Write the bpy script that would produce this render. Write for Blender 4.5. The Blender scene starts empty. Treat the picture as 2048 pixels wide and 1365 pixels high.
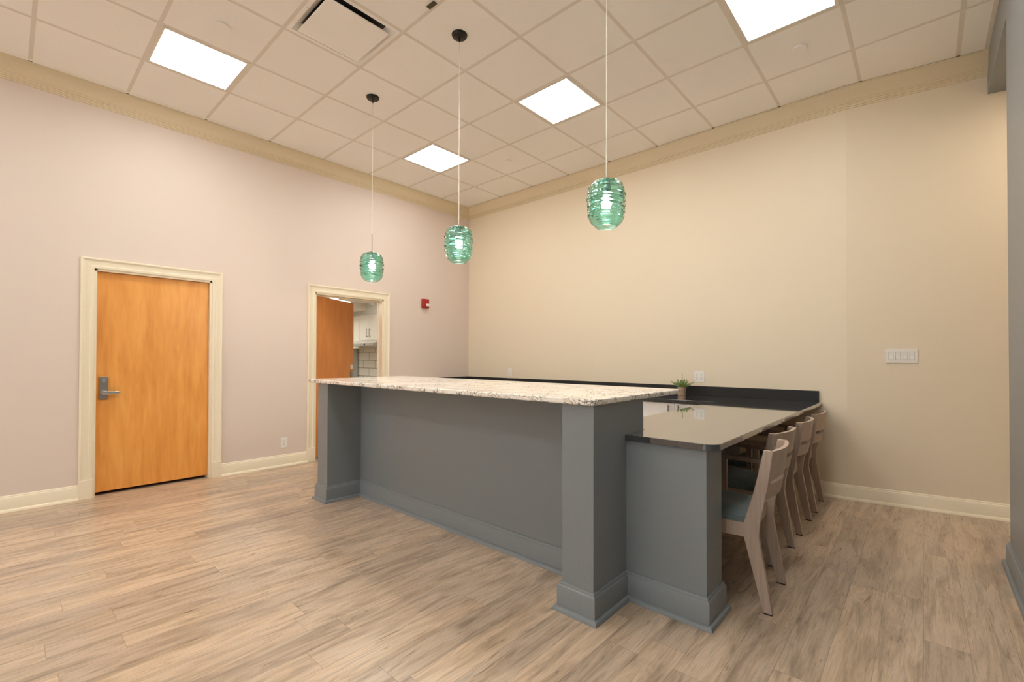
import bpy, bmesh, math, random
from mathutils import Vector, Matrix
random.seed(7)
SC = bpy.context.scene
COL = SC.collection
PI = math.pi

# ------------------------------------------------------------------ camera
F_PX = 915.461
yaw, pitch, roll = math.atan2(.739, -.673) - .004665, .010079, .0024327
Fv = Vector((math.cos(yaw) * math.cos(pitch), math.sin(yaw) * math.cos(pitch), math.sin(pitch)))
Rv = Vector((math.sin(yaw), -math.cos(yaw), 0))
Uv = Rv.cross(Fv)
R2 = Rv * math.cos(roll) + Uv * math.sin(roll)
U2 = Uv * math.cos(roll) - Rv * math.sin(roll)
cam = bpy.data.cameras.new('camera')
cam_o = bpy.data.objects.new('camera', cam)
COL.objects.link(cam_o)
cam_o.matrix_world = Matrix(((R2.x, U2.x, -Fv.x, 5.491356), (R2.y, U2.y, -Fv.y, -5.034946), (R2.z, U2.z, -Fv.z, 1.247453), (0, 0, 0, 1)))
cam.sensor_width = 36
cam.lens = F_PX * 36 / 2048
cam.shift_y = 24.8918 / 2048
cam.clip_start = .05
SC.camera = cam_o

# ------------------------------------------------------------------ exposure, world
SC.view_settings.view_transform = 'Standard'
SC.view_settings.look = 'None'
SC.view_settings.gamma = 1
SC.view_settings.use_curve_mapping = False
SC.view_settings.exposure = 0.27
SC.cycles.max_bounces = 14
SC.cycles.diffuse_bounces = 8
SC.cycles.glossy_bounces = 6
SC.cycles.transmission_bounces = 12
SC.cycles.transparent_max_bounces = 12
SC.cycles.caustics_reflective = False
SC.cycles.caustics_refractive = False
SC.cycles.sample_clamp_indirect = 6
wd = bpy.data.worlds.new('world'); SC.world = wd; wd.use_nodes = True
wd.node_tree.nodes['Background'].inputs[0].default_value = (.86, .94, 1, 1)
wd.node_tree.nodes['Background'].inputs[1].default_value = 5.0
PANEL_E = 16.5
H = 3.647
# daylight through an added, unseen window behind the camera (portal only guides sampling)
def portal(loc, rot, sx, sy):
    l = bpy.data.lights.new('added_window_portal', 'AREA'); l.shape = 'RECTANGLE'; l.size = sx; l.size_y = sy
    l.cycles.is_portal = True
    o = bpy.data.objects.new('added_window_portal', l); o.location = loc; o.rotation_euler = rot; COL.objects.link(o)
portal((3.8, -12.62, 1.75), (PI / 2, 0, 0), 3.2, 1.9)

# ------------------------------------------------------------------ materials
def newmat(name):
    m = bpy.data.materials.new(name); m.use_nodes = True
    nt = m.node_tree
    return m, nt, nt.nodes['Principled BSDF']
def N(nt, t, **kw):
    n = nt.nodes.new(t)
    for k, v in kw.items():
        if k in n.inputs: n.inputs[k].default_value = v
        else: setattr(n, k, v)
    return n
def coords(nt, scale=(1, 1, 1), rot=(0, 0, 0), world=True):
    if world:
        g = N(nt, 'ShaderNodeNewGeometry'); src = g.outputs['Position']
    else:
        g = N(nt, 'ShaderNodeTexCoord'); src = g.outputs['Object']
    mp = N(nt, 'ShaderNodeMapping'); mp.inputs['Scale'].default_value = scale; mp.inputs['Rotation'].default_value = rot
    nt.links.new(src, mp.inputs[0]); return mp.outputs[0]
def ramp(nt, src, stops):
    r = N(nt, 'ShaderNodeValToRGB')
    e = r.color_ramp.elements
    while len(e) < len(stops): e.new(.5)
    for i, (p, c) in enumerate(stops):
        e[i].position = p; e[i].color = (c[0], c[1], c[2], 1) if not isinstance(c, (int, float)) else (c, c, c, 1)
    nt.links.new(src, r.inputs[0]); return r.outputs[0]
def bump(nt, p, src, strength=.2, dist=.002):
    b = N(nt, 'ShaderNodeBump'); b.inputs['Strength'].default_value = strength; b.inputs['Distance'].default_value = dist
    nt.links.new(src, b.inputs['Height']); nt.links.new(b.outputs[0], p.inputs['Normal'])
def srgb(r, g, b):
    f = lambda c: (c / 255 / 12.92) if c / 255 <= .04045 else ((c / 255 + .055) / 1.055) ** 2.4
    return (f(r), f(g), f(b))
def plain(name, col, rough=.5, metal=0, nscale=30, var=.04, bmp=.0, spec=.5, world=True):
    m, nt, p = newmat(name)
    v = coords(nt, world=world)
    n = N(nt, 'ShaderNodeTexNoise', Scale=nscale, Detail=3.0)
    nt.links.new(v, n.inputs['Vector'])
    c = ramp(nt, n.outputs['Fac'], [(.3, [x * (1 - var) for x in col]), (.7, [min(1, x * (1 + var)) for x in col])])
    nt.links.new(c, p.inputs['Base Color'])
    p.inputs['Roughness'].default_value = rough; p.inputs['Metallic'].default_value = metal
    p.inputs['Specular IOR Level'].default_value = spec
    if bmp: bump(nt, p, n.outputs['Fac'], bmp)
    return m
M = {}
M['wall_left'] = plain('wall_paint_light_tint', (.70, .60, .525), .6, nscale=180, var=.012, bmp=.05)  # same paint as the back wall; pinker tint paints in cooler daylight
M['wall_back'] = plain('cream_wall_paint', (.755, .655, .50), .6, nscale=180, var=.012, bmp=.05)
M['cream'] = plain('cream_trim_paint', (.82, .74, .57), .45, nscale=60, var=.015)
M['crown'] = plain('cream_crown_paint', (.72, .61, .42), .45, nscale=60, var=.015)
M['grey'] = plain('grey_satin_paint', (.215, .236, .248), .36, nscale=220, var=.06, bmp=.08, spec=.35)
M['tile'] = plain('ceiling_tile', (.935, .915, .885), .85, nscale=420, var=.05, bmp=.15)
M['tee'] = plain('ceiling_tee_metal', (.74, .69, .62), .5, nscale=60, var=.03)
M['gap'] = plain('painted_gap_shade', (.05, .03, .02), .8)  # dark colour standing in for shade inside gaps
M['white'] = plain('white_plastic', (.80, .77, .72), .35, nscale=60, var=.02)
M['slot'] = plain('dark_slot', (.06, .055, .05), .6)
M['bronze'] = plain('dark_bronze_metal', (.022, .020, .017), .35, metal=.5)
M['nickel'] = plain('brushed_nickel', (.42, .40, .37), .32, metal=1, nscale=200)
M['steel'] = plain('brushed_steel', (.34, .33, .31), .38, metal=1, nscale=200)
M['hood'] = plain('light_stainless', (.62, .60, .54), .42, metal=.6, nscale=200)
M['chrome'] = plain('satin_chrome', (.78, .77, .75), .22, metal=1, nscale=200, var=.02)
M['cord'] = plain('clear_white_cord', (.86, .80, .70), .3)
M['black'] = plain('black_plastic', (.02, .02, .02), .4)
M['olive'] = plain('olive_dark_plastic', (.055, .045, .012), .5)
M['red'] = plain('red_plastic', (.36, .012, .01), .3, var=.08)
M['lens'] = plain('clear_strobe_lens', (.75, .72, .66), .1)
M['cabinet'] = plain('white_cabinet_laminate', (.82, .80, .76), .3, nscale=60, var=.01)
M['kitchen_cab'] = plain('kitchen_cabinet_laminate', (.80, .76, .66), .35, nscale=60, var=.01)
M['kitchen_wall'] = plain('kitchen_wall_paint', (.62, .61, .55), .6, nscale=120, var=.01)
M['fridge'] = plain('pale_grey_enamel', (.42, .43, .39), .35, nscale=120, var=.03)
M['groove'] = plain('shadow_groove_grey', (.38, .36, .33), .6)
M['foot'] = plain('black_foot_glide', (.015, .013, .012), .5)
M['pot'] = None

def emis(name, col, s):
    m, nt, p = newmat(name)
    p.inputs['Base Color'].default_value = (*col, 1); p.inputs['Emission Color'].default_value = (*col, 1)
    p.inputs['Emission Strength'].default_value = s
    return m
M['panel'] = emis('lit_panel_diffuser', (1, .985, .95), PANEL_E)
M['bulb'] = emis('lit_bulb', (1, .95, .86), 90)
M['warm_down'] = emis('lit_warm_diffuser', (1, .85, .68), 220)
M['kitchen_panel'] = emis('lit_kitchen_diffuser', (1, .98, .92), 11)

def floor_mat():
    m, nt, p = newmat('oak_vinyl_planks'); L = nt.links.new
    g = N(nt, 'ShaderNodeNewGeometry')
    s = N(nt, 'ShaderNodeSeparateXYZ'); L(g.outputs['Position'], s.inputs[0])
    cb = N(nt, 'ShaderNodeCombineXYZ')
    ox = N(nt, 'ShaderNodeMath', operation='ADD'); ox.inputs[1].default_value = .033; L(s.outputs['X'], ox.inputs[0]); L(ox.outputs[0], cb.inputs['Y'])
    dv = N(nt, 'ShaderNodeMath', operation='DIVIDE'); dv.inputs[1].default_value = .149; L(ox.outputs[0], dv.inputs[0])
    fl = N(nt, 'ShaderNodeMath', operation='FLOOR'); L(dv.outputs[0], fl.inputs[0])
    wn = N(nt, 'ShaderNodeTexWhiteNoise', noise_dimensions='1D'); L(fl.outputs[0], wn.inputs['W'])
    oy = N(nt, 'ShaderNodeMath', operation='MULTIPLY_ADD'); oy.inputs[1].default_value = 1.22; L(wn.outputs['Value'], oy.inputs[0]); L(s.outputs['Y'], oy.inputs[2])
    L(oy.outputs[0], cb.inputs['X'])
    def brick(c1, c2, mort):
        b = N(nt, 'ShaderNodeTexBrick'); b.offset = 0; b.offset_frequency = 2; b.squash = 1
        b.inputs['Scale'].default_value = 1; b.inputs['Brick Width'].default_value = 1.22; b.inputs['Row Height'].default_value = .149
        b.inputs['Mortar Size'].default_value = mort; b.inputs['Mortar Smooth'].default_value = .1
        b.inputs['Color1'].default_value = c1; b.inputs['Color2'].default_value = c2; b.inputs['Mortar'].default_value = (0, 0, 0, 1)
        L(cb.outputs[0], b.inputs['Vector']); return b
    b1 = brick((0, 0, 0, 1), (1, 1, 1, 1), 0.0)
    # grain coordinates, shifted per plank
    off = N(nt, 'ShaderNodeVectorMath', operation='SCALE'); off.inputs['Scale'].default_value = 37.0
    L(b1.outputs['Color'], off.inputs[0])
    add = N(nt, 'ShaderNodeVectorMath', operation='ADD'); L(cb.outputs[0], add.inputs[0]); L(off.outputs[0], add.inputs[1])
    def grain(sx, sy, scale, detail, dist):
        mp = N(nt, 'ShaderNodeMapping'); mp.inputs['Scale'].default_value = (sx, sy, 1); L(add.outputs[0], mp.inputs[0])
        n = N(nt, 'ShaderNodeTexNoise', Scale=scale, Detail=detail, Distortion=dist); n.inputs['Roughness'].default_value = .62
        L(mp.outputs[0], n.inputs['Vector']); return n.outputs['Fac']
    g1 = grain(1.0, 7.0, 2.2, 6.0, .9)      # broad cathedral figure
    g2 = grain(2.2, 60.0, 2.0, 5.0, .3)     # fine fibres
    g3 = grain(1.6, 11.0, 1.5, 3.0, 2.2)    # dark knots and streaks
    c1 = ramp(nt, g1, [(.28, (.29, .22, .16)), (.44, (.44, .34, .245)), (.58, (.59, .465, .345)), (.74, (.38, .32, .26))])
    c2 = ramp(nt, g2, [(.30, .66), (.52, 1.0), (.75, 1.12)])
    mx = N(nt, 'ShaderNodeMix', data_type='RGBA', blend_type='MULTIPLY'); mx.inputs['Factor'].default_value = .75
    L(c1, mx.inputs['A']); L(c2, mx.inputs['B'])
    c3 = ramp(nt, g3, [(.28, (.50, .43, .36)), (.37, (1, 1, 1)), (1, (1, 1, 1))])
    g4 = grain(3.0, 38.0, 1.6, 2.0, 1.2)      # short dark checks
    c4 = ramp(nt, g4, [(.25, (.30, .24, .19)), (.315, (1, 1, 1)), (1, (1, 1, 1))])
    mx5 = N(nt, 'ShaderNodeMix', data_type='RGBA', blend_type='MULTIPLY'); mx5.inputs['Factor'].default_value = .8
    L(c3, mx5.inputs['A']); L(c4, mx5.inputs['B']); c3 = mx5.outputs['Result']
    mx3 = N(nt, 'ShaderNodeMix', data_type='RGBA', blend_type='MULTIPLY'); mx3.inputs['Factor'].default_value = .8
    L(mx.outputs['Result'], mx3.inputs['A']); L(c3, mx3.inputs['B'])
    tone = ramp(nt, b1.outputs['Color'], [(0, (.80, .79, .80)), (.5, (.97, .96, .95)), (1, (1.10, 1.06, 1.0))])
    mx2 = N(nt, 'ShaderNodeMix', data_type='RGBA', blend_type='MULTIPLY'); mx2.inputs['Factor'].default_value = 1
    L(mx3.outputs['Result'], mx2.inputs['A']); L(tone, mx2.inputs['B'])
    b2 = brick((1, 1, 1, 1), (1, 1, 1, 1), .0011)
    seam = ramp(nt, b2.outputs['Fac'], [(0, (1, 1, 1)), (1, (.62, .58, .54))])
    mx4 = N(nt, 'ShaderNodeMix', data_type='RGBA', blend_type='MULTIPLY'); mx4.inputs['Factor'].default_value = 1
    L(mx2.outputs['Result'], mx4.inputs['A']); L(seam, mx4.inputs['B'])
    L(mx4.outputs['Result'], p.inputs['Base Color'])
    r = ramp(nt, g2, [(.3, .36), (.7, .25)]); L(r, p.inputs['Roughness'])
    bump(nt, p, g2, .12, .001)
    return m
M['floor'] = floor_mat()

def wood(name, dark, mid, light, axis='z', rough=.4, stretch=14, scale=3.0, world=False, spec=.5):
    m, nt, p = newmat(name); L = nt.links.new
    sc = {'z': (stretch, stretch, 1), 'x': (1, stretch, stretch), 'y': (stretch, 1, stretch)}[axis]
    v = coords(nt, sc, world=world)
    n = N(nt, 'ShaderNodeTexNoise', Scale=scale, Detail=5.0, Distortion=.6); L(v, n.inputs['Vector'])
    sc2 = {'z': (2.2, 2.2, .5), 'x': (.5, 2, 2), 'y': (2, .5, 2)}[axis]
    v2 = coords(nt, sc2, world=world)
    n2 = N(nt, 'ShaderNodeTexNoise', Scale=2.6, Detail=3.0, Distortion=.8); L(v2, n2.inputs['Vector'])
    ad = N(nt, 'ShaderNodeMath', operation='MULTIPLY_ADD'); ad.inputs[1].default_value = .45; L(n.outputs['Fac'], ad.inputs[0])
    mu = N(nt, 'ShaderNodeMath', operation='MULTIPLY'); mu.inputs[1].default_value = .55; L(n2.outputs['Fac'], mu.inputs[0]); L(mu.outputs[0], ad.inputs[2])
    c = ramp(nt, ad.outputs[0], [(.33, dark), (.5, mid), (.66, light)])
    L(c, p.inputs['Base Color']); p.inputs['Roughness'].default_value = rough
    p.inputs['Specular IOR Level'].default_value = spec
    bump(nt, p, n.outputs['Fac'], .04, .001)
    return m
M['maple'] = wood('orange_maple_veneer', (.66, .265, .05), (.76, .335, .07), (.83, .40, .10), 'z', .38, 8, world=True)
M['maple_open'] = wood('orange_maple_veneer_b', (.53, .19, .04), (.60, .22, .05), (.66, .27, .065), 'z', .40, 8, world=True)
M['ash'] = wood('greyed_ash_wood', (.32, .24, .185), (.42, .32, .25), (.50, .39, .31), 'z', .45, 30)
M['pot'] = wood('tan_wood_pot', (.30, .20, .13), (.42, .29, .20), (.52, .38, .27), 'x', .6, 40, world=True)

def granite():
    m, nt, p = newmat('speckled_white_granite'); L = nt.links.new
    v = coords(nt)
    warp = N(nt, 'ShaderNodeTexNoise', Scale=9.0, Detail=4.0); L(v, warp.inputs['Vector'])
    va = N(nt, 'ShaderNodeVectorMath', operation='MULTIPLY_ADD'); va.inputs[1].default_value = (.12, .12, .12)
    L(warp.outputs['Color'], va.inputs[0]); L(v, va.inputs[2])
    n1 = N(nt, 'ShaderNodeTexNoise', Scale=14.0, Detail=8.0, Distortion=1.5); n1.inputs['Roughness'].default_value = .7; L(va.outputs[0], n1.inputs['Vector'])
    base = ramp(nt, n1.outputs['Fac'], [(.28, (.66, .52, .40)), (.40, (.84, .77, .67)), (.55, (.90, .87, .81)), (.72, (.74, .63, .51))])
    vo = N(nt, 'ShaderNodeTexVoronoi', Scale=38.0, feature='DISTANCE_TO_EDGE'); L(va.outputs[0], vo.inputs['Vector'])
    vein = ramp(nt, vo.outputs['Distance'], [(0, 1), (.10, 0)])
    n2 = N(nt, 'ShaderNodeTexNoise', Scale=11.0, Detail=3.0); L(v, n2.inputs['Vector'])
    msk = ramp(nt, n2.outputs['Fac'], [(.47, 0), (.54, 1)])
    mu = N(nt, 'ShaderNodeMath', operation='MULTIPLY'); L(vein, mu.inputs[0]); L(msk, mu.inputs[1])
    n3 = N(nt, 'ShaderNodeTexNoise', Scale=95.0, Detail=3.0); L(va.outputs[0], n3.inputs['Vector'])
    sp = ramp(nt, n3.outputs['Fac'], [(.63, 0), (.68, .9)])
    mxx = N(nt, 'ShaderNodeMath', operation='MAXIMUM'); L(mu.outputs[0], mxx.inputs[0]); L(sp, mxx.inputs[1])
    mx = N(nt, 'ShaderNodeMix', data_type='RGBA'); L(mxx.outputs[0], mx.inputs['Factor']); L(base, mx.inputs['A']); mx.inputs['B'].default_value = (.055, .05, .05, 1)
    L(mx.outputs['Result'], p.inputs['Base Color'])
    p.inputs['Roughness'].default_value = .12
    return m
M['granite'] = granite()

def dark_stone():
    m, nt, p = newmat('polished_charcoal_quartz'); L = nt.links.new
    v = coords(nt)
    n = N(nt, 'ShaderNodeTexNoise', Scale=260.0, Detail=2.0); L(v, n.inputs['Vector'])
    c = ramp(nt, n.outputs['Fac'], [(.35, (.034, .036, .038)), (.62, (.052, .055, .058)), (.75, (.09, .092, .094))])
    L(c, p.inputs['Base Color']); p.inputs['Roughness'].default_value = .06
    p.inputs['IOR'].default_value = 1.65
    p.inputs['Coat Weight'].default_value = 1.0; p.inputs['Coat Roughness'].default_value = .04; p.inputs['Coat IOR'].default_value = 1.5
    return m
M['quartz'] = dark_stone()
M['splash'] = plain('matte_charcoal_quartz', (.022, .0215, .021), .5, nscale=260, var=.3, spec=.25)

def fabric():
    m, nt, p = newmat('teal_grey_upholstery'); L = nt.links.new
    v = coords(nt, world=False)
    n = N(nt, 'ShaderNodeTexNoise', Scale=190.0, Detail=3.0); L(v, n.inputs['Vector'])
    c = ramp(nt, n.outputs['Fac'], [(.35, (.085, .120, .125)), (.55, (.150, .195, .200)), (.72, (.24, .29, .285))])
    L(c, p.inputs['Base Color']); p.inputs['Roughness'].default_value = .75
    p.inputs['Sheen Weight'].default_value = .3
    bump(nt, p, n.outputs['Fac'], .4, .001)
    return m
M['fabric'] = fabric()

def glass():
    m, nt, p = newmat('green_blown_glass'); L = nt.links.new
    v = coords(nt, world=False)
    n = N(nt, 'ShaderNodeTexNoise', Scale=14.0, Detail=2.0); L(v, n.inputs['Vector'])
    c = ramp(nt, n.outputs['Fac'], [(.35, (.38, .78, .68)), (.65, (.68, .95, .89))])
    L(c, p.inputs['Base Color']); p.inputs['Roughness'].default_value = .0
    p.inputs['Transmission Weight'].default_value = 1; p.inputs['IOR'].default_value = 1.45
    return m
M['glass'] = glass()

def leaf_mat():
    m, nt, p = newmat('succulent_leaf'); L = nt.links.new
    v = coords(nt)
    n = N(nt, 'ShaderNodeTexNoise', Scale=60.0, Detail=2.0); L(v, n.inputs['Vector'])
    c = ramp(nt, n.outputs['Fac'], [(.35, (.14, .21, .05)), (.55, (.32, .43, .14)), (.7, (.50, .58, .27))])
    L(c, p.inputs['Base Color']); p.inputs['Roughness'].default_value = .5
    return m
M['leaf'] = leaf_mat()

def subway():
    m, nt, p = newmat('white_subway_tile'); L = nt.links.new
    g = N(nt, 'ShaderNodeNewGeometry'); s = N(nt, 'ShaderNodeSeparateXYZ'); L(g.outputs['Position'], s.inputs[0])
    cb = N(nt, 'ShaderNodeCombineXYZ'); L(s.outputs['X'], cb.inputs['X']); L(s.outputs['Z'], cb.inputs['Y'])
    b = N(nt, 'ShaderNodeTexBrick'); b.offset = .5
    b.inputs['Scale'].default_value = 1; b.inputs['Brick Width'].default_value = .42; b.inputs['Row Height'].default_value = .15
    b.inputs['Mortar Size'].default_value = .005
    b.inputs['Color1'].default_value = (.80, .78, .70, 1); b.inputs['Color2'].default_value = (.84, .82, .75, 1); b.inputs['Mortar'].default_value = (.22, .20, .17, 1)
    L(cb.outputs[0], b.inputs['Vector']); L(b.outputs['Color'], p.inputs['Base Color']); p.inputs['Roughness'].default_value = .2
    return m
M['subway'] = subway()

# ------------------------------------------------------------------ mesh helpers
class MB:
    def __init__(s): s.bm = bmesh.new()
    def box(s, x0, x1, y0, y1, z0, z1, bev=0, seg=2, mat=0, M4=None):
        r = bmesh.ops.create_cube(s.bm, size=1)
        vs = r['verts']
        bmesh.ops.scale(s.bm, vec=(x1 - x0, y1 - y0, z1 - z0), verts=vs)
        bmesh.ops.translate(s.bm, vec=((x0 + x1) / 2, (y0 + y1) / 2, (z0 + z1) / 2), verts=vs)
        if M4 is not None: bmesh.ops.transform(s.bm, matrix=M4, verts=vs)
        fs = {f for v in vs for f in v.link_faces}
        for f in fs: f.material_index = mat
        if bev:
            es = list({e for v in vs for e in v.link_edges})
            r = bmesh.ops.bevel(s.bm, geom=es, offset=bev, segments=seg, affect='EDGES', profile=.6)
            for f in r['faces']: f.material_index = mat
        return s
    def cyl(s, p0, p1, r0, r1=None, seg=24, mat=0, cap=True):
        p0 = Vector(p0); p1 = Vector(p1); d = p1 - p0
        r1 = r0 if r1 is None else r1
        r = bmesh.ops.create_cone(s.bm, cap_ends=cap, segments=seg, radius1=r0, radius2=r1, depth=d.length)
        q = Vector((0, 0, 1)).rotation_difference(d)
        bmesh.ops.transform(s.bm, matrix=Matrix.Translation((p0 + p1) / 2) @ q.to_matrix().to_4x4(), verts=r['verts'])
        for f in {f for v in r['verts'] for f in v.link_faces}: f.material_index = mat
        return s
    def prism(s, pts, axis, a, b, bev=0, mat=0, M4=None):
        """pts in the plane perpendicular to axis; ('y': (x,z)), ('x': (y,z)), ('z': (x,y))"""
        def mk(p, t): return {'y': (p[0], t, p[1]), 'x': (t, p[0], p[1]), 'z': (p[0], p[1], t)}[axis]
        v0 = [s.bm.verts.new(mk(p, a)) for p in pts]; v1 = [s.bm.verts.new(mk(p, b)) for p in pts]
        n = len(pts); fs = [s.bm.faces.new(v0), s.bm.faces.new(v1[::-1])]
        for i in range(n): fs.append(s.bm.faces.new((v0[i], v0[(i + 1) % n], v1[(i + 1) % n], v1[i])))
        for f in fs: f.material_index = mat
        bmesh.ops.recalc_face_normals(s.bm, faces=fs)
        if bev:
            es = list({e for f in fs for e in f.edges})
            bmesh.ops.bevel(s.bm, geom=es, offset=bev, segments=2, affect='EDGES', profile=.6)
        if M4 is not None: bmesh.ops.transform(s.bm, matrix=M4, verts=v0 + v1)
        return s
    def sweep(s, path, prof, closed=False, mat=0):
        """path: xy points; prof: (outward offset, z); outward = right of heading; mitred corners"""
        n = len(path); P = [Vector(p) for p in path]
        rings = []
        for i in range(n):
            h0 = (P[i] - P[i - 1]).normalized() if (i > 0 or closed) else None
            h1 = (P[(i + 1) % n] - P[i]).normalized() if (i < n - 1 or closed) else None
            if h0 is None: h0 = h1
            if h1 is None: h1 = h0
            n0 = Vector((h0.y, -h0.x)); n1 = Vector((h1.y, -h1.x))
            m = (n0 + n1); m = m / max(1e-6, m.dot(n0))
            rings.append([s.bm.verts.new((P[i].x + m.x * d, P[i].y + m.y * d, z)) for d, z in prof])
        k = len(prof); fs = []
        for i in range(n if closed else n - 1):
            a = rings[i]; b = rings[(i + 1) % n]
            for j in range(k - 1): fs.append(s.bm.faces.new((a[j], a[j + 1], b[j + 1], b[j])))
        if not closed:
            for rg in (rings[0], rings[-1]):
                try: fs.append(s.bm.faces.new(rg))
                except Exception: pass
        for f in fs: f.material_index = mat
        bmesh.ops.recalc_face_normals(s.bm, faces=fs)
        return s
    def lathe(s, prof, c=(0, 0, 0), seg=32, mat=0, fn=None):
        rings = []
        for r, z in prof:
            ring = []
            for k in range(seg):
                a = 2 * PI * k / seg; rr = r * (fn(a, z) if fn else 1)
                ring.append(s.bm.verts.new((c[0] + rr * math.cos(a), c[1] + rr * math.sin(a), c[2] + z)))
            rings.append(ring)
        fs = []
        for i in range(len(rings) - 1):
            for k in range(seg):
                fs.append(s.bm.faces.new((rings[i][k], rings[i][(k + 1) % seg], rings[i + 1][(k + 1) % seg], rings[i + 1][k])))
        for f in fs: f.material_index = mat
        return s
    def build(s, name, mat, parent=None, smooth=False, loc=None):
        me = bpy.data.meshes.new(name)
        if loc is not None: bmesh.ops.translate(s.bm, vec=[-c for c in loc], verts=s.bm.verts)
        s.bm.to_mesh(me); s.bm.free()
        for m in (mat if isinstance(mat, (list, tuple)) else [mat]): me.materials.append(m)
        o = bpy.data.objects.new(name, me); COL.objects.link(o)
        if parent is not None: o.parent = parent
        if loc is not None: o.location = loc
        if smooth:
            for q in me.polygons: q.use_smooth = True
            if smooth != 'all':
                me.set_sharp_from_angle(angle=math.radians(smooth if smooth is not True else 40))
        return o
def tag(o, label=None, cat=None, group=None, kind=None):
    if label: o['label'] = label
    if cat: o['category'] = cat
    if group: o['group'] = group
    if kind: o['kind'] = kind
    return o
def empty(name, loc=(0, 0, 0), rz=0, label=None, cat=None, group=None, kind=None):
    o = bpy.data.objects.new(name, None); COL.objects.link(o); o.location = loc; o.rotation_euler = (0, 0, rz)
    o.empty_display_size = .1
    return tag(o, label, cat, group, kind)
def struct(mb, name, mat, **k): return tag(mb.build(name, mat, **k), kind='structure')
def children(o): return [c for c in bpy.data.objects if c.parent == o]
def copy_tree(o, parent=None):
    ch = children(o)
    c = o.copy(); COL.objects.link(c)
    if parent is not None: c.parent = parent
    for k in ch: copy_tree(k, c)
    return c

# ------------------------------------------------------------------ the room
A, B, S = .8196, .6508, .6096           # first tee from the left wall, first tee from the back wall, module
BX, BY = 4.975, 0.0                       # where the back wall bends
DX, DY = .9863, .165                      # direction of the angled wall
def bent(t): return (BX + DX * t, BY + DY * t)
XR = 5.87                                 # grey wall and soffit face
YF = -12.6  # room deepened to carry more light panels behind the camera
D1 = (-4.505, -3.598); D2 = (-2.517, -1.575); DH = 2.038
# floor
struct(MB().box(0, 7.2, YF, .9, -.1, 0).box(-4.2, 0, -4.9, -.3, -.1, 0), 'floor', M['floor'])
# left wall with its two door openings
w = MB()
for y0, y1, z0 in ((YF, D1[0], 0), (D1[0], D1[1], DH), (D1[1], D2[0], 0), (D2[0], D2[1], DH), (D2[1], .12, 0)):
    w.box(-.12, 0, y0, y1, z0, H + .1)
struct(w, 'wall_left', M['wall_left'])
# back wall, then the angled run
struct(MB().box(0, BX, 0, .12, 0, H + .1), 'wall_back', M['wall_back'])
e = bent(2.2)
struct(MB().prism([(BX, BY), e, (e[0] - .03, e[1] + .12), (BX - .001, BY + .12)], 'z', 0, H + .1), 'wall_back_angled', M['wall_back'])
# grey wall at the right with its soffit over the opening
YC = -.945
ysoff = lambda x: BY + (x - BX) * DY / DX
struct(MB().box(XR, XR + .55, YF, YC, 0, H + .1), 'wall_right', M['grey'])
struct(MB().prism([(XR, YC), (7.15, YC), (7.15, ysoff(7.15)), (XR, ysoff(XR))], 'z', 3.342, H + .1), 'trim_1', M['grey'])
struct(MB().box(7.0, 7.1, -1.0, .6, 0, 3.5), 'wall_side_passage', M['wall_back'])
struct(MB().box(XR + .5, 7.1, -1.05, -.95, 0, 3.5), 'wall_passage_end', M['wall_back'])
# wall behind the camera, with an unseen window added for its light
w = MB()
for x0, x1, z0, z1 in ((-.12, 2.2, 0, H), (5.4, 6.0, 0, H), (2.2, 5.4, 0, .8), (2.2, 5.4, 2.7, H)):
    w.box(x0, x1, YF - .12, YF, z0, z1 + .1)
struct(w, 'wall_front', M['wall_left'])
wf = empty('added_window_1', (3.8, YF, .8), kind='structure')
f = MB()
for x0, x1, z0, z1 in ((-1.6, 1.6, 0, .06), (-1.6, 1.6, 1.84, 1.9), (-1.6, -1.54, 0, 1.9), (1.54, 1.6, 0, 1.9), (-.03, .03, 0, 1.9)):
    f.box(x0, x1, -.1, -.04, z0, z1)
f.build('added_window_frame', M['cream'], wf)

# ceiling: tiles and tees
cells_open = set()
LIGHTS = [(1, 2), (4, 2), (7, 2), (1, 6), (4, 6), (7, 6), (1, 10), (4, 10), (7, 10), (1, 14), (4, 14), (7, 14), (1, 18), (4, 18), (7, 18)]  # farthest rows are unseen, added for more light from behind
DIFF = (3, 5)
for i, j in LIGHTS + [DIFF]: cells_open.add((i, j))
c = MB()
def cellrect(i, j):
    x0 = 0.0 if i == 0 else A + (i - 1) * S; x1 = A + i * S
    y1 = 0.6 if j == 0 else -B - (j - 1) * S; y0 = -B - j * S
    return x0, min(x1, XR), max(y0, YF), y1
for i in range(0, 10):
    for j in range(0, 20):
        x0, x1, y0, y1 = cellrect(i, j)
        if x1 <= x0 or y1 <= y0 or (i, j) in cells_open: continue
        c.box(x0 + .009, x1 - .009, y0 + .009, y1 - .009, H, H + .016, bev=.003, seg=1)
T = .0095
for i in range(1, 10):
    x = A + (i - 1) * S
    if x < XR: c.box(x - .0125, x + .0125, YF, .6, H - .001, H + .02, mat=1)
for j in range(1, 20):
    y = -B - (j - 1) * S
    c.box(0, XR, y - .0125, y + .0125, H - .0015, H + .02, mat=1)
c.box(.0, 6, YF, .8, H + .06, H + .10, mat=2)
struct(c, 'ceiling', [M['tile'], M['tee'], M['gap']])
# wall angles carrying the tile edges
def wang(path, name):
    struct(MB().sweep(path, [(.0, H + .012), (.0, H - .003), (.165, H - .003), (.165, H - .0005), (.01, H + .012)]), name, M['tile'])
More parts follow.
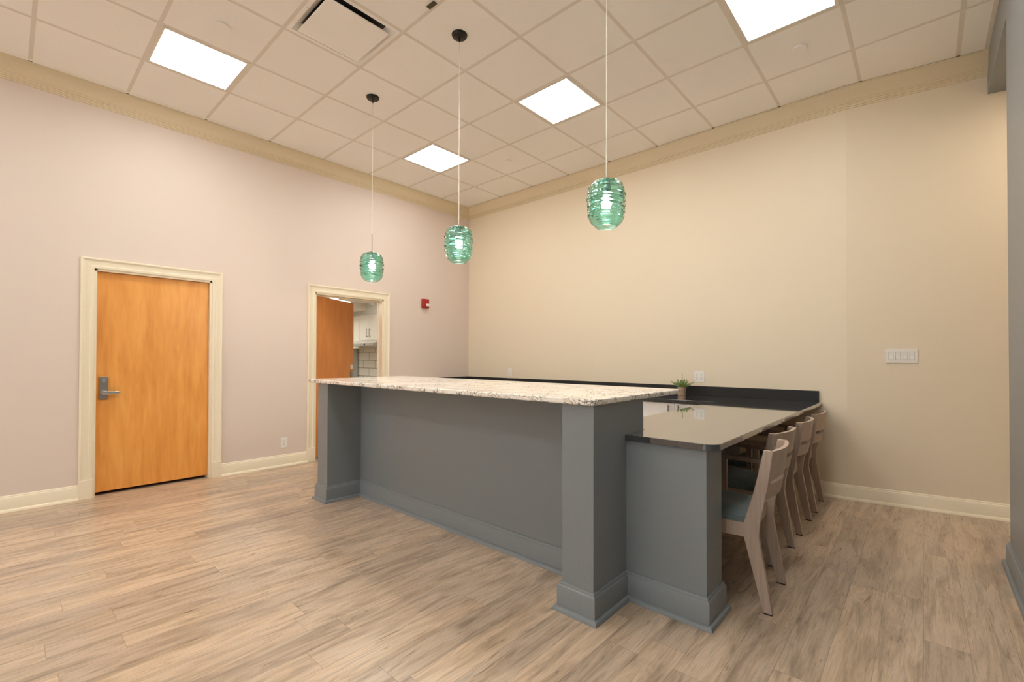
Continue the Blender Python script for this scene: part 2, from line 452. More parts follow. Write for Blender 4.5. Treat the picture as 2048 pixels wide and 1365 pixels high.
# crown moulding
crown = [(0, 3.487), (.008, 3.487), (.010, 3.497), (.018, 3.499), (.020, 3.508), (.028, 3.510), (.030, 3.520), (.040, 3.523),
         (.046, 3.534), (.052, 3.537), (.066, 3.560), (.090, 3.592), (.108, 3.618), (.112, 3.636), (.119, 3.640), (.119, 3.6445), (0, 3.6445)]
e = bent((XR - BX) / DX)
o = struct(MB().sweep([(0, YF), (0, 0), (BX, 0), e], crown), 'trim_2', M['crown'], smooth=30)
struct(MB().sweep([(0, YF), (0, 0), (BX, 0), e], [(0, 3.6446), (.117, 3.6446), (.117, 3.6468), (0, 3.6468)]), 'crown_gap_shade', M['gap'])  # dark strip painting the shade between crown and ceiling
# dark boxes painting the shade where each tee stops above the crown
g = MB()
for j in range(1, 20):
    y = -B - (j - 1) * S; g.box(.112, .130, y - .012, y + .012, H - .0035, H - .0012)
for i in range(1, 10):
    x = A + (i - 1) * S
    if x < XR:
        yy = ysoff(x) if x > BX else 0
        g.box(x - .012, x + .012, yy - .130, yy - .112, H - .0035, H - .0012)
struct(g, 'tee_gap_shade', M['gap'])
struct(MB().sweep([(0, YF), (0, 0)], [(.119, H - .0005), (.119, H - .0028), (.158, H - .0028), (.158, H - .0005)]), 'trim_6', M['tile'])
# white angle along the soffit
struct(MB().box(XR - .025, XR, YF, ysoff(XR) - .12, H - .004, H + .0), 'trim_5', M['tee'])

# baseboards
def base_prof(h=.130, t=.018):
    return [(0, h), (t * .35, h - .001), (t * .55, h - .007), (t * .55, h - .013), (t * .8, h - .016), (t, h - .024), (t, .021),
            (t + .006, .020), (t + .013, .016), (t + .017, .009), (t + .018, 0.0), (0, 0)]
CW = .092
for nm, path in (('baseboard_left', [(0, YF), (0, D1[0] - CW)]), ('baseboard_left_middle', [(0, D1[1] + CW), (0, D2[0] - CW)]),
                 ('baseboard_left_corner', [(0, D2[1] + CW), (0, -.7)])):
    struct(MB().sweep(path, base_prof()), nm, M['cream'], smooth=30)
struct(MB().sweep([(4.10, 0), (BX, 0), bent(2.15)], base_prof(.128)), 'baseboard_back', M['cream'], smooth=30)
struct(MB().sweep([(7.0, YC), (XR, YC), (XR, YF)][::-1][::-1], [(d, z * 1.06) for d, z in base_prof()]), 'baseboard_right', M['grey'], smooth=30)

# ------------------------------------------------------------------ doors
def casing(y0, y1, parent, side=1):
    """moulded door casing on the face x=0, opening y0..y1"""
    prof = [(0, 0), (0, .012), (.010, .016), (.022, .017), (.028, .012), (.055, .013), (.070, .020), (.078, .026), (CW - .004, .026), (CW, .022), (CW, 0)]
    m = MB(); bm = m.bm
    pl = .165
    pts = [(y0, pl), (y0, DH), (y1, DH), (y1, pl)]
    dirs = [(-1, 0), (-1, 1), (1, 1), (1, 0)]
    rings = [[bm.verts.new((x, p[0] + d[0] * t, p[1] + d[1] * t)) for t, x in prof] for p, d in zip(pts, dirs)]
    fs = []
    for a, b in zip(rings[:-1], rings[1:]):
        for k in range(len(prof) - 1): fs.append(bm.faces.new((a[k], a[k + 1], b[k + 1], b[k])))
    for r in (rings[0], rings[-1]): fs.append(bm.faces.new(r))
    bmesh.ops.recalc_face_normals(bm, faces=fs)
    m.build('door_casing', M['cream'], parent, smooth=30)
    for yy in (y0 - CW - .002, y1):
        MB().box(0, .029, yy, yy + CW + .002, 0, pl, bev=.002).build('plinth_block', M['cream'], parent)
    # jamb with stop
    j = MB()
    j.box(-.12, .001, y0 - .001, y0 + .018, 0, DH).box(-.12, .001, y1 - .018, y1 + .001, 0, DH).box(-.12, .001, y0, y1, DH - .018, DH + .001)
    j.box(-.098, -.085, y0 + .018, y0 + .030, 0, DH - .018).box(-.098, -.085, y1 - .030, y1 - .018, 0, DH - .018).box(-.098, -.085, y0, y1, DH - .030, DH - .018)
    j.build('door_jamb', M['cream'], parent)
d1 = empty('door_1', (0, 0, 0), kind='structure')
casing(*D1, d1)
lf = MB().box(-.084, -.040, D1[0] + .020, D1[1] - .020, .030, DH - .021, bev=.0015).build('door_leaf', M['maple'], d1)
# lock plate, cylinder, lever
yl = -4.432
pl = MB().box(-.040, -.028, yl - .032, yl + .032, .865, 1.070, bev=.003).build('lock_plate', M['nickel'], lf)
MB().cyl((-.029, yl, 1.032), (-.022, yl, 1.032), .019, .017).cyl((-.022, yl, 1.032), (-.019, yl, 1.032), .009).build('lock_cylinder', M['chrome'], lf, smooth=30)
lv = MB().cyl((-.028, yl, .925), (.018, yl, .925), .012, .010).cyl((-.029, yl, .925), (-.022, yl, .925), .021)
lv.box(.006, .022, yl - .014, yl + .098, .909, .938, bev=.005).box(-.016, .020, yl + .092, yl + .110, .911, .935, bev=.005)
lv.build('door_handle', M['chrome'], lf, smooth=40)
d2 = empty('door_2', (0, 0, 0), kind='structure')
casing(*D2, d2)
th = math.radians(31)
hx, hy = -.118, D2[0] + .020
lf2 = MB().box(0, .885, -.044, 0, .012, DH - .021, bev=.0015)
MTX = Matrix.Translation((hx, hy, 0)) @ Matrix.Rotation(PI / 2 + th, 4, 'Z')
bmesh.ops.transform(lf2.bm, matrix=MTX, verts=lf2.bm.verts)
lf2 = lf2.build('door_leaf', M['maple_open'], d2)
def on_leaf(mb, name, mat):
    bmesh.ops.transform(mb.bm, matrix=MTX, verts=mb.bm.verts); mb.build(name, mat, lf2, smooth=40)
on_leaf(MB().box(.800, .862, -.052, -.043, .900, 1.065, bev=.002), 'lock_plate', M['steel'])
on_leaf(MB().box(.806, .860, -.050, -.043, 1.085, 1.150, bev=.002), 'strike_label', M['white'])
on_leaf(MB().cyl((.83, -.05, .93), (.83, -.10, .93), .010).box(.73, .84, -.108, -.094, .920, .940, bev=.004), 'door_handle', M['chrome'])
on_leaf(MB().cyl((.0, .006, .25), (.0, .006, .35), .008).cyl((.0, .006, 1.0), (.0, .006, 1.1), .008).cyl((.0, .006, 1.75), (.0, .006, 1.85), .008), 'hinge', M['steel'])

# ------------------------------------------------------------------ kitchen seen through the door
struct(MB().box(-4.2, -.12, -.42, -.30, 0, 2.5), 'wall_kitchen_back', M['subway'])
struct(MB().box(-4.3, -4.2, -4.4, -.3, 0, 2.5), 'wall_kitchen_side', M['kitchen_wall'])
struct(MB().box(-4.2, -.12, -3.4, -3.3, 0, 2.5), 'wall_kitchen_front', M['kitchen_wall'])
struct(MB().box(-.9, -.8, -4.9, -3.4, 0, 2.5).box(-.8, -.12, -4.9, -4.8, 0, 2.5).box(-.9, -.12, -4.9, -3.4, 2.4, 2.5), 'wall_light_blocker', M['kitchen_wall'])  # unseen box added behind the closed door to block leaking light
struct(MB().box(-4.2, -.12, -4.4, -.3, 2.38, 2.45), 'wall_kitchen_ceiling', M['kitchen_wall'])
struct(MB().box(-4.2, -.12, -.75, -.42, 2.012, 2.38), 'wall_kitchen_bulkhead', M['kitchen_wall'])
def bar_handle(mb, x, y, z0, z1, out=-1, r=.0055):
    mb.cyl((x, y + out * .03, z0), (x, y + out * .03, z1), r, seg=12)
    for z in (z0 + .018, z1 - .018): mb.cyl((x, y, z), (x, y + out * .03, z), r * .8, seg=10)
    return mb
def upper_cab(x0, x1, z0, label):
    t = empty('wall_cabinet', ((x0 + x1) / 2, -.42, z0), label=label, cat='cabinet')
    def loc(mb, n, m, par, sm=False):
        bmesh.ops.translate(mb.bm, vec=(-(x0 + x1) / 2, .42, -z0), verts=mb.bm.verts); return mb.build(n, m, par, smooth=sm)
    loc(MB().box(x0, x1, -.732, -.42, z0, 2.010), 'carcass', M['kitchen_cab'], t)
    xm = (x0 + x1) / 2
    for a, b, hx_ in ((x0 + .002, xm - .002, xm - .045), (xm + .002, x1 - .002, xm + .045)):
        dd = loc(MB().box(a, b, -.752, -.733, z0 + .002, 2.008, bev=.001), 'door', M['kitchen_cab'], t)
        loc(bar_handle(MB(), hx_, -.752, z0 + .05, z0 + .20), 'handle', M['steel'], dd, True)
upper_cab(-2.085, -1.41, 1.555, 'white double-door wall cabinet above the range hood')
upper_cab(-2.93, -2.09, 1.42, 'taller white wall cabinet left of the hood, partly behind open door')
t = empty('range_hood', (-1.75, -.42, 1.44), label='stainless steel under-cabinet range hood above white tiles', cat='range hood')
hd = MB().prism([(-.43, 1.450), (-.95, 1.450), (-.95, 1.490), (-.755, 1.553), (-.43, 1.553)], 'x', -2.13, -1.30, bev=.002)
bmesh.ops.translate(hd.bm, vec=(1.75, .42, -1.44), verts=hd.bm.verts); hd.build('canopy', M['hood'], t)
kb = MB().cyl((-1.56, -.95, 1.470), (-1.56, -.962, 1.470), .014); bmesh.ops.translate(kb.bm, vec=(1.75, .42, -1.44), verts=kb.bm.verts); kb.build('knob', M['black'], t)
t = empty('refrigerator', (-3.08, -.80, 0), label='pale grey refrigerator between open door and white tiled wall', cat='refrigerator')
MB().box(-.40, .40, -.30, .36, .04, 1.424, bev=.006).build('body', M['fridge'], t)
MB().box(-.40, .40, -.345, -.305, .06, .95, bev=.008).build('door', M['fridge'], t)
MB().box(-.40, .40, -.345, -.305, .965, 1.424, bev=.008).build('door', M['fridge'], t)
MB().box(-.38, .38, -.28, .34, 0, .04).build('base', M['black'], t)
tag(MB().box(-3.2, -1.85, -1.05, -.752, 2.085, 2.379).build('duct_box', M['kitchen_cab'], loc=(-2.5, -.9, 2.1)), 'white boxed-in duct below the kitchen ceiling', 'duct')
t = empty('sprinkler_pipe', (-1.65, -.752, 2.205), label='white sprinkler pipe running under the kitchen ceiling into bulkhead', cat='pipe')
MB().cyl((0, 0, 0), (0, -.62, .01), .021).build('pipe', M['cabinet'], t, smooth=30)
MB().cyl((0, 0, 0), (0, -.02, 0), .045, .035).build('flange', M['cabinet'], t, smooth=30)
for kx, ky, kl in ((-2.3, -1.0, 'bright rectangular ceiling light in the kitchen above open door'), (-1.1, -2.55, 'added kitchen ceiling light, unseen behind the open door, brightening the tiles')):  # second fixture is unseen, added to brighten the tiled wall
  t = empty('kitchen_ceiling_light', (kx, ky, 2.38), label=kl, cat='ceiling light')
  MB().box(-.33, .33, -.62, .62, -.02, 0).build('frame', M['cabinet'], t)
  MB().box(-.30, .30, -.59, .59, -.026, -.019).build('diffuser', M['kitchen_panel'], t)

# recessed downlight in the side passage beyond the grey wall
t = empty('downlight', (6.55, -.45, 3.342), label='round recessed downlight in the side passage beyond the grey wall', cat='ceiling light')
MB().lathe([(.085, 0), (.085, -.006), (.065, -.006), (.060, 0)], seg=32).build('trim_ring', M['white'], t, smooth=30)
MB().cyl((0, 0, -.004), (0, 0, -.001), .062).build('diffuser', M['warm_down'], t)

# ------------------------------------------------------------------ bar
PX = [(1.486, 1.664), (4.143, 4.325)]
PYF, KY, KB = -3.165, -2.850, -2.650
ZU, ZT = 1.022, 1.052
bar = empty('bar_counter', (2.9, -2.75, 0), label='long grey painted bar with two columns and lower side support', cat='bar')
def P_(mb, name, mat, par=bar, o=(2.9, -2.75, 0), sm=False):
    bmesh.ops.translate(mb.bm, vec=[-q for q in o], verts=mb.bm.verts); return mb.build(name, mat, par, smooth=sm)
for x0, x1 in PX: P_(MB().box(x0, x1, PYF, KB, 0, ZU, bev=.0015), 'column', M['grey'])
P_(MB().box(PX[0][1], PX[1][0], KY, KB, 0, ZU), 'knee_wall', M['grey'])
SX1, SYF, SYB = 4.735, -2.845, -2.635
P_(MB().box(PX[1][1], SX1, SYF, SYB, 0, .818, bev=.0015), 'counter_support', M['grey'])
P_(MB().sweep([(PX[0][0], KB), (PX[0][0], PYF), (PX[0][1], PYF), (PX[0][1], KY), (PX[1][0], KY), (PX[1][0], PYF), (PX[1][1], PYF), (PX[1][1], SYF), (SX1, SYF), (SX1, SYB), (PX[1][1] + .01, SYB)],
   [(d, z * 1.07) for d, z in base_prof()]), 'base_moulding', M['grey'], sm=30)
# raised granite top
def rounded(x0, x1, y0, y1, rad):
    """rad: dict corner -> radius, corners in order (x0,y0),(x1,y0),(x1,y1),(x0,y1)"""
    out = []
    cs = [((x0, y0), (1, 1), PI), ((x1, y0), (-1, 1), 1.5 * PI), ((x1, y1), (-1, -1), 0), ((x0, y1), (1, -1), .5 * PI)]
    for k, ((x, y), (sx, sy), a0) in enumerate(cs):
        r = rad[k]
        if r <= 0: out.append((x, y)); continue
        for s in range(7):
            a = a0 + s / 6 * PI / 2
            out.append((x + sx * r + r * math.cos(a), y + sy * r + r * math.sin(a)))
    return out
def slab(pts, z0, z1, bev):
    m = MB(); m.prism(pts, 'z', z0, z1)
    m.bm.edges.ensure_lookup_table()
    es = [e for e in m.bm.edges if abs(e.verts[0].co.z - e.verts[1].co.z) < 1e-6]
    bmesh.ops.bevel(m.bm, geom=es, offset=bev, segments=3, affect='EDGES', profile=.5)
    return m
o = slab(rounded(1.31, 4.335, -3.185, -2.14, (.03, .03, .03, .03)), ZU, ZT, .007).build('bar_countertop', M['granite'], loc=(2.8, -2.66, ZU))
tag(o, 'long polished white granite bar top with brown and black flecks', 'countertop')
# lower charcoal counter: L along the back wall and out to the bar
ZL0, ZL = .819, .850
lc = empty('lower_countertop', (4.4, -1.0, ZL0), label='polished charcoal L-shaped counter with backsplash, lower than the bar', cat='countertop')
P_(MB() if False else slab([(0.003, -.003), (0.003, -.690), (4.060, -.690), (4.060, -2.635), (4.327, -2.635), (4.327, -2.862)] +
   [(4.785 - .06 + .06 * math.cos(a), -2.862 + .06 + .06 * math.sin(a)) for a in [-PI / 2 + k * PI / 16 for k in range(9)]] + [(4.785, -.003)], ZL0, ZL, .003),
   'slab', M['quartz'], lc, (4.4, -1.0, ZL0))
P_(MB().box(.003, 4.765, -.024, -.003, ZL, .951, bev=.0015), 'backsplash', M['splash'], lc, (4.4, -1.0, ZL0))
P_(MB().box(.003, .024, -.66, -.024, ZL, .951, bev=.0015), 'side_splash', M['splash'], lc, (4.4, -1.0, ZL0))
# base cabinets under the back counter
def base_cab():
    t = empty('base_cabinet', (0, 0, 0))
    w = .756
    MB().box(-w / 2 + .001, w / 2 - .001, -.640, -.02, .10, .818).build('carcass', M['cabinet'], t)
    MB().box(-w / 2 + .001, w / 2 - .001, -.58, -.56, 0, .10).build('toe_kick', M['cabinet'], t)
    for a, b, hx_ in ((-w / 2 + .003, -.002, -.052), (.002, w / 2 - .003, .046)):
        dd = MB().box(a, b, -.660, -.641, .105, .812, bev=.001).build('door', M['cabinet'], t)
        bar_handle(MB(), hx_, -.660, .665, .795).build('handle', M['nickel'], dd, smooth=30)
    return t
proto = base_cab()
labs = ['white double-door base cabinet under charcoal counter, visible right of the bar', 'white base cabinet behind the bar, second from the plant end',
        'white base cabinet behind the middle of the bar', 'white base cabinet behind the bar, second from the left wall', 'white base cabinet nearest the left wall under charcoal counter']
for k in range(5):
    o = proto if k == 0 else copy_tree(proto)
    o.location = (3.678 - .756 * k, 0, 0)
    tag(o, labs[k], 'cabinet', 'white base cabinets under the back counter')
# grey panelled pedestal under the arm of the lower counter
o = MB().box(4.085, 4.270, -2.634, -.665, 0, .818, bev=.001).build('counter_pedestal', M['grey'], loc=(4.2, -1.6, 0))
tag(o, 'grey panelled pedestal carrying the lower counter in front of the chairs', 'cabinet')

# ------------------------------------------------------------------ chairs
def strip(mb, y0, y1, z0, z1, back, n=14, th=.019, bow=.032, hw=.21):
    bm = mb.bm
    cols = []
    for k in range(n + 1):
        y = y0 + (y1 - y0) * k / n
        b = bow * (1 - (y / hw) ** 2)
        cols.append([bm.verts.new((back(z) + b - t, y, z)) for z, t in ((z0, 0), (z1, 0), (z1, th), (z0, th))])
    fs = []
    for a, b in zip(cols[:-1], cols[1:]):
        for q in range(4): fs.append(bm.faces.new((a[q], a[(q + 1) % 4], b[(q + 1) % 4], b[q])))
    fs.append(bm.faces.new(cols[0])); fs.append(bm.faces.new(cols[-1][::-1]))
    bmesh.ops.recalc_face_normals(bm, faces=fs)
def make_chair(arms):
    t = empty('dining_chair')
    Wd = .21
    for s in (-1, 1):
        y0, y1 = (Wd - .028, Wd) if s > 0 else (-Wd, -Wd + .028)
        prof = [(-.041, .006), (-.128, .362), (-.126, .425), (-.078, .60), (-.037, .797), (.004, .797), (-.020, .62), (-.054, .44), (-.060, .37), (-.001, .006)]
        leg = MB().prism(prof, 'y', y0, y1, bev=.002).build('leg', M['ash'], t)
        MB().prism([(-.041, 0), (-.041, .006), (-.001, .006), (-.001, 0)], 'y', y0, y1).build('glide', M['foot'], leg)
        fy0, fy1 = (Wd - .012, Wd + .020) if s > 0 else (-Wd - .020, -Wd + .012)
        top = .355
        leg = MB().prism([(-.475, .006), (-.500, top), (-.455, top), (-.445, .006)], 'y', fy0, fy1, bev=.002).build('leg', M['ash'], t)
        MB().box(-.475, -.445, fy0, fy1, 0, .006).build('glide', M['foot'], leg)
    fr = MB()
    for s in (-1, 1):
        a = s * (Wd - .026); b = s * (Wd - .002)
        fr.prism([(-.10, min(a, b)), (-.10, max(a, b)), (-.50, max(a, b) + (.02 if s > 0 else -.02)), (-.50, min(a, b) + (.02 if s > 0 else -.02))], 'z', .355, .425, bev=.002)
    fr.box(-.505, -.48, -Wd - .02, Wd + .02, .355, .425, bev=.002)
    fr.box(-.115, -.09, -Wd + .026, Wd - .026, .375, .445, bev=.002)
    fr.build('seat_frame', M['ash'], t)
    # upholstered seat
    c = MB(); bm = c.bm; n = 10
    top_ = []
    grid = [[None] * (n + 1) for _ in range(n + 1)]
    for i in range(n + 1):
        for j in range(n + 1):
            u = i / n * 2 - 1; v = j / n * 2 - 1
            x = -.305 + u * .195; hw = (Wd - .008) + (1 - (x + .52) / .41) * .018
            y = v * hw
            d = .028 * (1 - abs(u) ** 6) * (1 - abs(v) ** 6)
            grid[i][j] = bm.verts.new((x, y, .452 + d))
    low = {}
    for i in range(n):
        for j in range(n): bm.faces.new((grid[i][j], grid[i + 1][j], grid[i + 1][j + 1], grid[i][j + 1]))
    rim = [(i, 0) for i in range(n)] + [(n, j) for j in range(n)] + [(i, n) for i in range(n, 0, -1)] + [(0, j) for j in range(n, 0, -1)]
    lw = [bm.verts.new((grid[i][j].co.x, grid[i][j].co.y, .424)) for i, j in rim]
    for k in range(len(rim)):
        a = grid[rim[k][0]][rim[k][1]]; b2 = grid[rim[(k + 1) % len(rim)][0]][rim[(k + 1) % len(rim)][1]]
        bm.faces.new((a, b2, lw[(k + 1) % len(rim)], lw[k]))
    bm.faces.new(lw[::-1]); bmesh.ops.recalc_face_normals(bm, faces=bm.faces[:])
    c.build('seat', M['fabric'], t, smooth=60)
    back = lambda z: -.020 + (z - .62) * (.024 / .177) if z > .62 else -.020 + (z - .62) * .19
    bk = MB(); e = Wd - .004
    strip(bk, -e, e, .656, .797, back)
    strip(bk, -e, e, .556, .632, back)
    strip(bk, -e, -e + .022, .634, .654, back, n=2); strip(bk, e - .022, e, .634, .654, back, n=2)
    bk.build('backrest', M['ash'], t, smooth=35)
    if arms:
        for s in (-1, 1):
            a, b = sorted((s * (Wd + .001), s * (Wd + .036)))
            arm = MB().box(-.40, -.052, a, b, .612, .638, bev=.004).build('armrest', M['ash'], t)
            a2, b2 = sorted((s * (Wd + .004), s * (Wd + .026)))
            MB().box(-.308, -.272, a2, b2, .36, .613, bev=.002).build('armrest_post', M['ash'], arm)
    return t
ch_plain = make_chair(False)
ch_arm = make_chair(True)
spots = [(ch_plain, 4.9265, -2.330, .058, 'armless grey-washed wooden chair with teal seat, nearest the bar columns'),
         (ch_arm, 4.838, -1.735, -.065, 'grey-washed wooden armchair with teal seat, directly behind the nearest chair'),
         (None, 4.843, -1.057, .02, 'grey-washed wooden armchair with teal seat, third from the bar columns'),
         (None, 4.836, -.420, .02, 'grey-washed wooden armchair with teal seat, standing closest to the back wall')]
for src, x, y, rz, lab in spots:
    o = src if src is not None else copy_tree(ch_arm)
    o.location = (x, y, 0); o.rotation_euler = (0, 0, rz)
    tag(o, lab, 'chair', 'chairs along the lower counter')

# ------------------------------------------------------------------ pendants
def pendant(x, y, ztop, seed, label, rod=False):
    t = empty('pendant_light', (x, y, H), label=label, cat='pendant light', group='green glass pendants above the bar')
    rnd = random.Random(seed)
    MB().lathe([(0, -.022), (.030, -.022), (.052, -.017), (.058, -.006), (.058, 0), (0, 0)], seg=40).build('ceiling_canopy', M['bronze'], t, smooth=30)
    zt = ztop - H
    MB().cyl((0, 0, -.024), (0, 0, zt + .02), .0031 if not rod else .0024, seg=10).build('cord', M['cord'], t, smooth=30)
    MB().cyl((0, 0, -.055), (0, 0, -.02), .005, seg=12).build('strain_relief', M['bronze'], t, smooth=30)
    if rod: MB().cyl((0, 0, zt), (0, 0, zt + .17), .0042, seg=12).build('stem', M['nickel'], t, smooth=30)
    # glass shade: drawn barrel wound with irregular glass threads
    Hs = .262
    ph = [rnd.uniform(0, 6.28) for _ in range(8)]
    def wob(a, z):
        k = (-z) / Hs
        env = math.sin(min(1, max(0, k)) * PI) ** .5 if 0 < k < 1 else 0
        band = 0 if k > .78 else 1
        w = .030 * math.sin(k * 52 + 1.6 * math.sin(a + ph[0]) + ph[1]) + .022 * math.sin(k * 83 + 2.1 * math.sin(2 * a + ph[2])) + .016 * math.sin(3 * a + k * 21 + ph[3])
        w += .018 * math.sin(a + ph[4]) + .012 * math.sin(5 * a - k * 40 + ph[5])
        return 1 + env * (w * (.25 + .75 * band))
    ctrl = [(0, .030), (.02, .056), (.06, .078), (.13, .093), (.24, .101), (.40, .104), (.58, .103), (.72, .101), (.82, .097), (.90, .086), (.96, .070), (1.0, .058)]
    def rad(k):
        for (a, ra), (b, rb) in zip(ctrl[:-1], ctrl[1:]):
            if k <= b: return ra + (rb - ra) * (k - a) / (b - a)
        return ctrl[-1][1]
    ns = 90
    outer = [(rad(i / ns), -Hs * i / ns) for i in range(ns + 1)]
    m = MB()
    bm = m.bm; seg = 80; rings = []
    prof = [(r, z, 1) for r, z in outer] + [(r - .006 - .004 * (i % 3 == 0) * 0, z if i > 2 else z - .004, 0) for i, (r, z) in reversed(list(enumerate(outer)))]
    for r, z, ext in prof:
        ring = []
        for q in range(seg):
            a = 2 * PI * q / seg
            rr = r * (wob(a, z) if ext else 1 + (wob(a, z) - 1) * .25)
            ring.append(bm.verts.new((rr * math.cos(a), rr * math.sin(a), z + zt)))
        rings.append(ring)
    nr = len(rings)
    for i in range(nr):
        A_, B_ = rings[i], rings[(i + 1) % nr]
        for q in range(seg): bm.faces.new((A_[q], A_[(q + 1) % seg], B_[(q + 1) % seg], B_[q]))
    bmesh.ops.recalc_face_normals(bm, faces=bm.faces[:])
    m.build('glass_shade', M['glass'], t, smooth='all')
    so = MB().cyl((0, 0, zt - .075), (0, 0, zt + .004), .019, seg=20).cyl((0, 0, zt - .004), (0, 0, zt + .012), .031, .012, seg=24).build('socket', M['nickel'], t, smooth=30)
    MB().lathe([(.0, -.160), (.014, -.157), (.026, -.145), (.031, -.126), (.027, -.106), (.017, -.088), (.014, -.075), (0, -.075)], (0, 0, zt), 20).build('bulb', M['bulb'], so, smooth='all')
    l = bpy.data.lights.new('pendant_bulb_light', 'POINT'); l.energy = 14; l.color = (1, .9, .76); l.shadow_soft_size = .02
    lo = bpy.data.objects.new('pendant_bulb_light', l); lo.location = (0, 0, zt - .30); lo.parent = t; COL.objects.link(lo)
px = [A + 1.5 * S - .02, A + 3.5 * S - .01, A + 5.5 * S]
pendant(1.728, -2.785, 2.212, 3, 'green glass pendant above the bar, farthest, hanging by the open doorway', rod=True)
pendant(2.938, -2.795, 2.216, 11, 'green glass pendant above the bar, middle one, in front of room corner')
pendant(4.177, -2.795, 2.240, 5, 'green glass pendant above the bar, nearest and largest, against the cream wall')

# ------------------------------------------------------------------ ceiling fixtures
def panel_light(i, j, label):
    x0, x1, y0, y1 = cellrect(i, j)
    t = empty('ceiling_light', ((x0 + x1) / 2, (y0 + y1) / 2, H), label=label, cat='ceiling light', group='square ceiling panel lights')
    h = S / 2
    fr = MB()
    q = h - .036
    for a in ((-h + .012, h - .012, q, h - .012), (-h + .012, h - .012, -h + .012, -q), (-h + .012, -q, -q, q), (q, h - .012, -q, q)):
        fr.box(*a, -.004, .02, bev=.001)
    fr.build('frame', M['tee'], t)
    MB().box(-q, q, -q, q, -.001, .012).build('diffuser', M['panel'], t)
ll = {(1, 2): 'square lit ceiling panel nearest the far room corner', (4, 2): 'square lit ceiling panel above the middle of the back wall, between pendant cords',
      (7, 2): 'square lit ceiling panel cut by the top of the picture, nearest the grey soffit', (1, 6): 'square lit ceiling panel above the closed door, at upper left'}
for i, j in LIGHTS:
    panel_light(i, j, ll.get((i, j), 'unseen square ceiling panel outside the picture, adding light to the room'))
# supply diffuser
x0, x1, y0, y1 = cellrect(*DIFF)
t = empty('air_diffuser', ((x0 + x1) / 2, (y0 + y1) / 2, H), label='square white plaque air diffuser set in the ceiling beside the lit panel', cat='air vent')
h = S / 2 - .012
fr = MB()
q = h - .028
for a in ((-h, h, q, h), (-h, h, -h, -q), (-h, -q, -q, q), (q, h, -q, q)): fr.box(*a, -.002, .008, bev=.001)
fr.build('frame', M['tile'], t)
cone = MB(); bm = cone.bm
rings = []
for s_, z in ((q, .000), (q - .02, .022), (.215, .040)):
    rings.append([bm.verts.new((sx * s_, sy * s_, z)) for sx, sy in ((-1, -1), (1, -1), (1, 1), (-1, 1))])
for a, b in zip(rings[:-1], rings[1:]):
    for k in range(4): bm.faces.new((a[k], a[(k + 1) % 4], b[(k + 1) % 4], b[k]))
bmesh.ops.recalc_face_normals(bm, faces=bm.faces[:])
cone.build('dish', M['tile'], t)
MB().box(-.216, .216, -.216, .216, .039, .055).build('inlet_shade', M['black'], t)  # black sheet painting the shade inside the neck
MB().box(-.232, .232, -.232, .232, -.020, -.012, bev=.002).build('plaque', M['tile'], t)
MB().cyl((.02, -.275, -.004), (.02, -.275, 0), .004, seg=12).build('screw', M['chrome'], t)
# concealed sprinkler covers
for (x, y, lab) in ((A + 1.5 * S, -B - 5.5 * S, 'small round sprinkler cover in the ceiling tile beside the left lit panel'),
                    (A + 6.5 * S, -B - .5 * S, 'small round sprinkler cover in the ceiling tile near the grey soffit'),
                    (A + 1.5 * S, -B - .5 * S, 'small round sprinkler cover in the ceiling tile nearest the far corner')):
    o = MB().lathe([(0, -.019), (.050, -.019), (.053, -.016), (.053, -.013), (.040, -.012), (.040, 0), (0, 0)], seg=36).build('sprinkler_cover', M['tile'], smooth=30, loc=None)
    o.location = (x, y, H); tag(o, lab, 'sprinkler cover', 'round ceiling sprinkler covers')
o = MB().box(-.038, .038, -.016, .016, -.006, 0, bev=.001).build('ceiling_clip', M['olive']); o.location = (3.018, -3.115, H - .0016)
tag(o, 'small dark olive rectangular clip stuck on the ceiling grid', 'clip')

# ------------------------------------------------------------------ wall plates and alarm
def outlet(name, loc, rz, gang, label, cat='outlet'):
    """local frame: plate faces -y"""
    t = empty(name, loc, rz, label=label, cat=cat)
    w = .035 + .023 * (gang - 1) if gang > 1 else .037
    hgt = .0585
    MB().box(-w, w, -.006, 0, -hgt, hgt, bev=.0025).build('cover_plate', M['white'], t)
    for g_ in range(gang):
        cx = 0 if gang == 1 else (g_ - (gang - 1) / 2) * .046
        r = MB().box(cx - .0165, cx + .0165, -.0085, -.006, -.033, .033, bev=.001).build('receptacle', M['white'], t)
        sl = MB()
        for zc in (-.0175, .0175):
            for dx in (-.006, .006): sl.box(cx + dx - .0014, cx + dx + .0014, -.0092, -.0084, zc - .001, zc + .008)
            sl.cyl((cx, -.0084, zc - .009), (cx, -.0092, zc - .009), .0028, seg=12)
        sl.build('slots', M['slot'], r)
    return t
outlet('wall_outlet', (0.0, -2.870, .268), PI / 2, 1, 'white wall outlet low on left wall between the two doors')
outlet('wall_outlet', (3.677, 0, 1.052), 0, 2, 'white double wall outlet on back wall just right of the plant')
outlet('wall_outlet', (.910, 0, 1.037), 0, 1, 'small white wall outlet above the far end of the bar')
t = empty('light_switch', (5.343, ysoff(5.343), 1.273), math.atan2(DY, DX), label='white four-gang light switch plate on the angled wall', cat='light switch')
MB().box(-.105, .105, -.007, 0, -.0595, .0595, bev=.003).build('cover_plate', M['white'], t)
for k in range(4):
    cx = (k - 1.5) * .046
    r = MB().box(cx - .0165, cx + .0165, -.0078, -.006, -.034, .034, bev=.0006).build('switch_frame', M['groove'], t)  # grey colour paints the thin shadow line around the rocker
    MB().prism([(-.0075, -.031), (-.0125, -.031), (-.0085, .0), (-.009, .031), (-.0075, .031)], 'x', cx - .014, cx + .014, bev=.0005).build('rocker', M['white'], r)
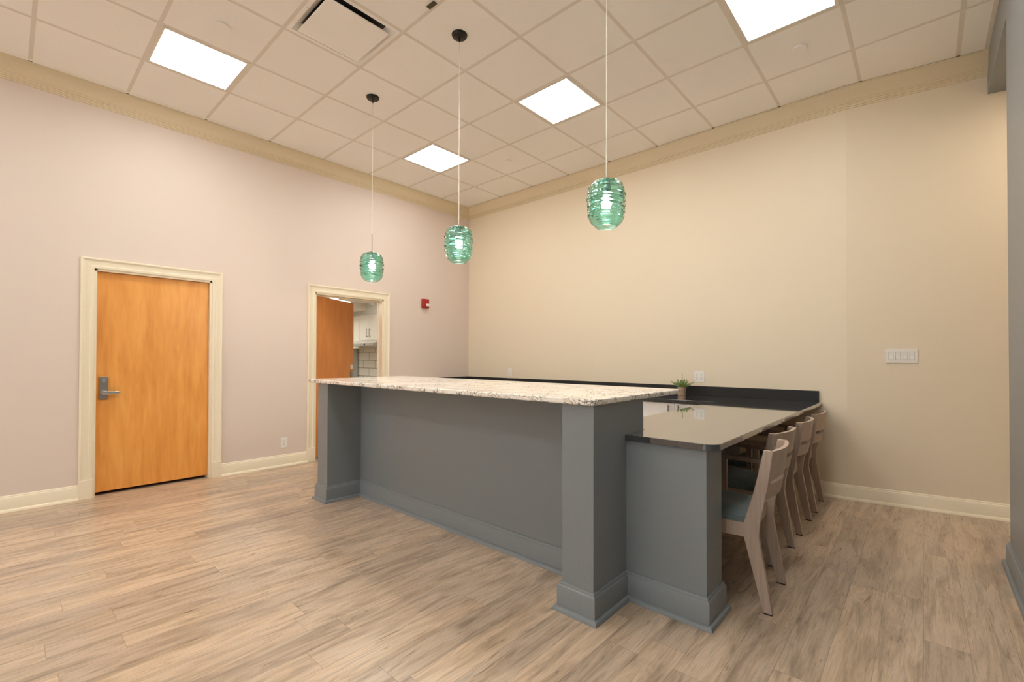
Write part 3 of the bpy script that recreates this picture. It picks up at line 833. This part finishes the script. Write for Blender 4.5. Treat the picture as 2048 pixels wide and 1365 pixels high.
t = empty('fire_alarm', (0, -.885, 2.048), PI / 2, label='red fire alarm strobe mounted on the left wall near the corner', cat='fire alarm')
MB().box(-.058, .058, -.045, 0, -.068, .068, bev=.012, seg=4).build('housing', M['red'], t, smooth=40)
MB().box(-.002, .046, -.070, -.044, -.042, -.004, bev=.006, seg=3).build('strobe_lens', M['lens'], t, smooth=40)

# ------------------------------------------------------------------ plant
t = empty('potted_plant', (3.560, -.185, ZL), label='small green succulent in a tan wooden pot on charcoal counter', cat='plant')
MB().lathe([(0, 0), (.038, 0), (.040, .003), (.0425, .092), (.038, .092), (.036, .082), (0, .082)], seg=36).build('pot', M['pot'], t, smooth=30)
MB().lathe([(0, .082), (.0355, .082)], seg=24).build('soil', M['slot'], t)
fo = MB(); bm = fo.bm; rnd = random.Random(4)
def leaf(p, d, L_, w):
    d = d.normalized(); up = Vector((0, 0, 1)); sd = d.cross(up)
    if sd.length < .05: sd = Vector((1, 0, 0))
    sd.normalize(); nn = sd.cross(d).normalized()
    ks = []
    for s_, ww in ((0, .35), (.35, 1), (.7, .85), (1, .05)):
        c_ = p + d * (L_ * s_) + nn * (.15 * L_ * s_ * s_)
        ks.append([bm.verts.new(c_ + sd * w * ww), bm.verts.new(c_ + nn * w * .5 * ww), bm.verts.new(c_ - sd * w * ww), bm.verts.new(c_ - nn * w * .5 * ww)])
    for a, b in zip(ks[:-1], ks[1:]):
        for q_ in range(4): bm.faces.new((a[q_], a[(q_ + 1) % 4], b[(q_ + 1) % 4], b[q_]))
    bm.faces.new(ks[0]); bm.faces.new(ks[-1][::-1])
stems = []
for k in range(30):
    az = k * 2.4 + rnd.uniform(-.3, .3); tilt = .25 + 1.05 * (k / 29) ; L_ = rnd.uniform(.058, .082)
    if k == 0: tilt = .05; L_ = .130
    stems.append((az, tilt, L_))
stems += [(0.15, 1.12, .112), (PI - .1, 1.1, .110), (-.5, 1.2, .10)]
for az, tilt, L_ in stems:
    d = Vector((math.cos(az) * math.sin(tilt), math.sin(az) * math.sin(tilt), math.cos(tilt)))
    p0 = Vector((d.x * .022, d.y * .022, .085))
    n = int(L_ / .0085)
    for i in range(n):
        s_ = i / (n - 1)
        p = p0 + d * (L_ * s_) + Vector((0, 0, .012 * math.sin(s_ * 1.5)))
        for q_ in range(4):
            a2 = q_ * PI / 2 + i * 1.1
            s1 = d.cross(Vector((.3, .2, 1))).normalized(); s2 = d.cross(s1).normalized()
            dd = (s1 * math.cos(a2) + s2 * math.sin(a2)) + d * (.7 + s_)
            leaf(p, dd, rnd.uniform(.011, .017) * (1.15 - .5 * s_), .0040)
    fo.cyl(p0, p0 + d * L_, .0016, .001, seg=6)
fo.build('foliage', M['leaf'], t, smooth=60)
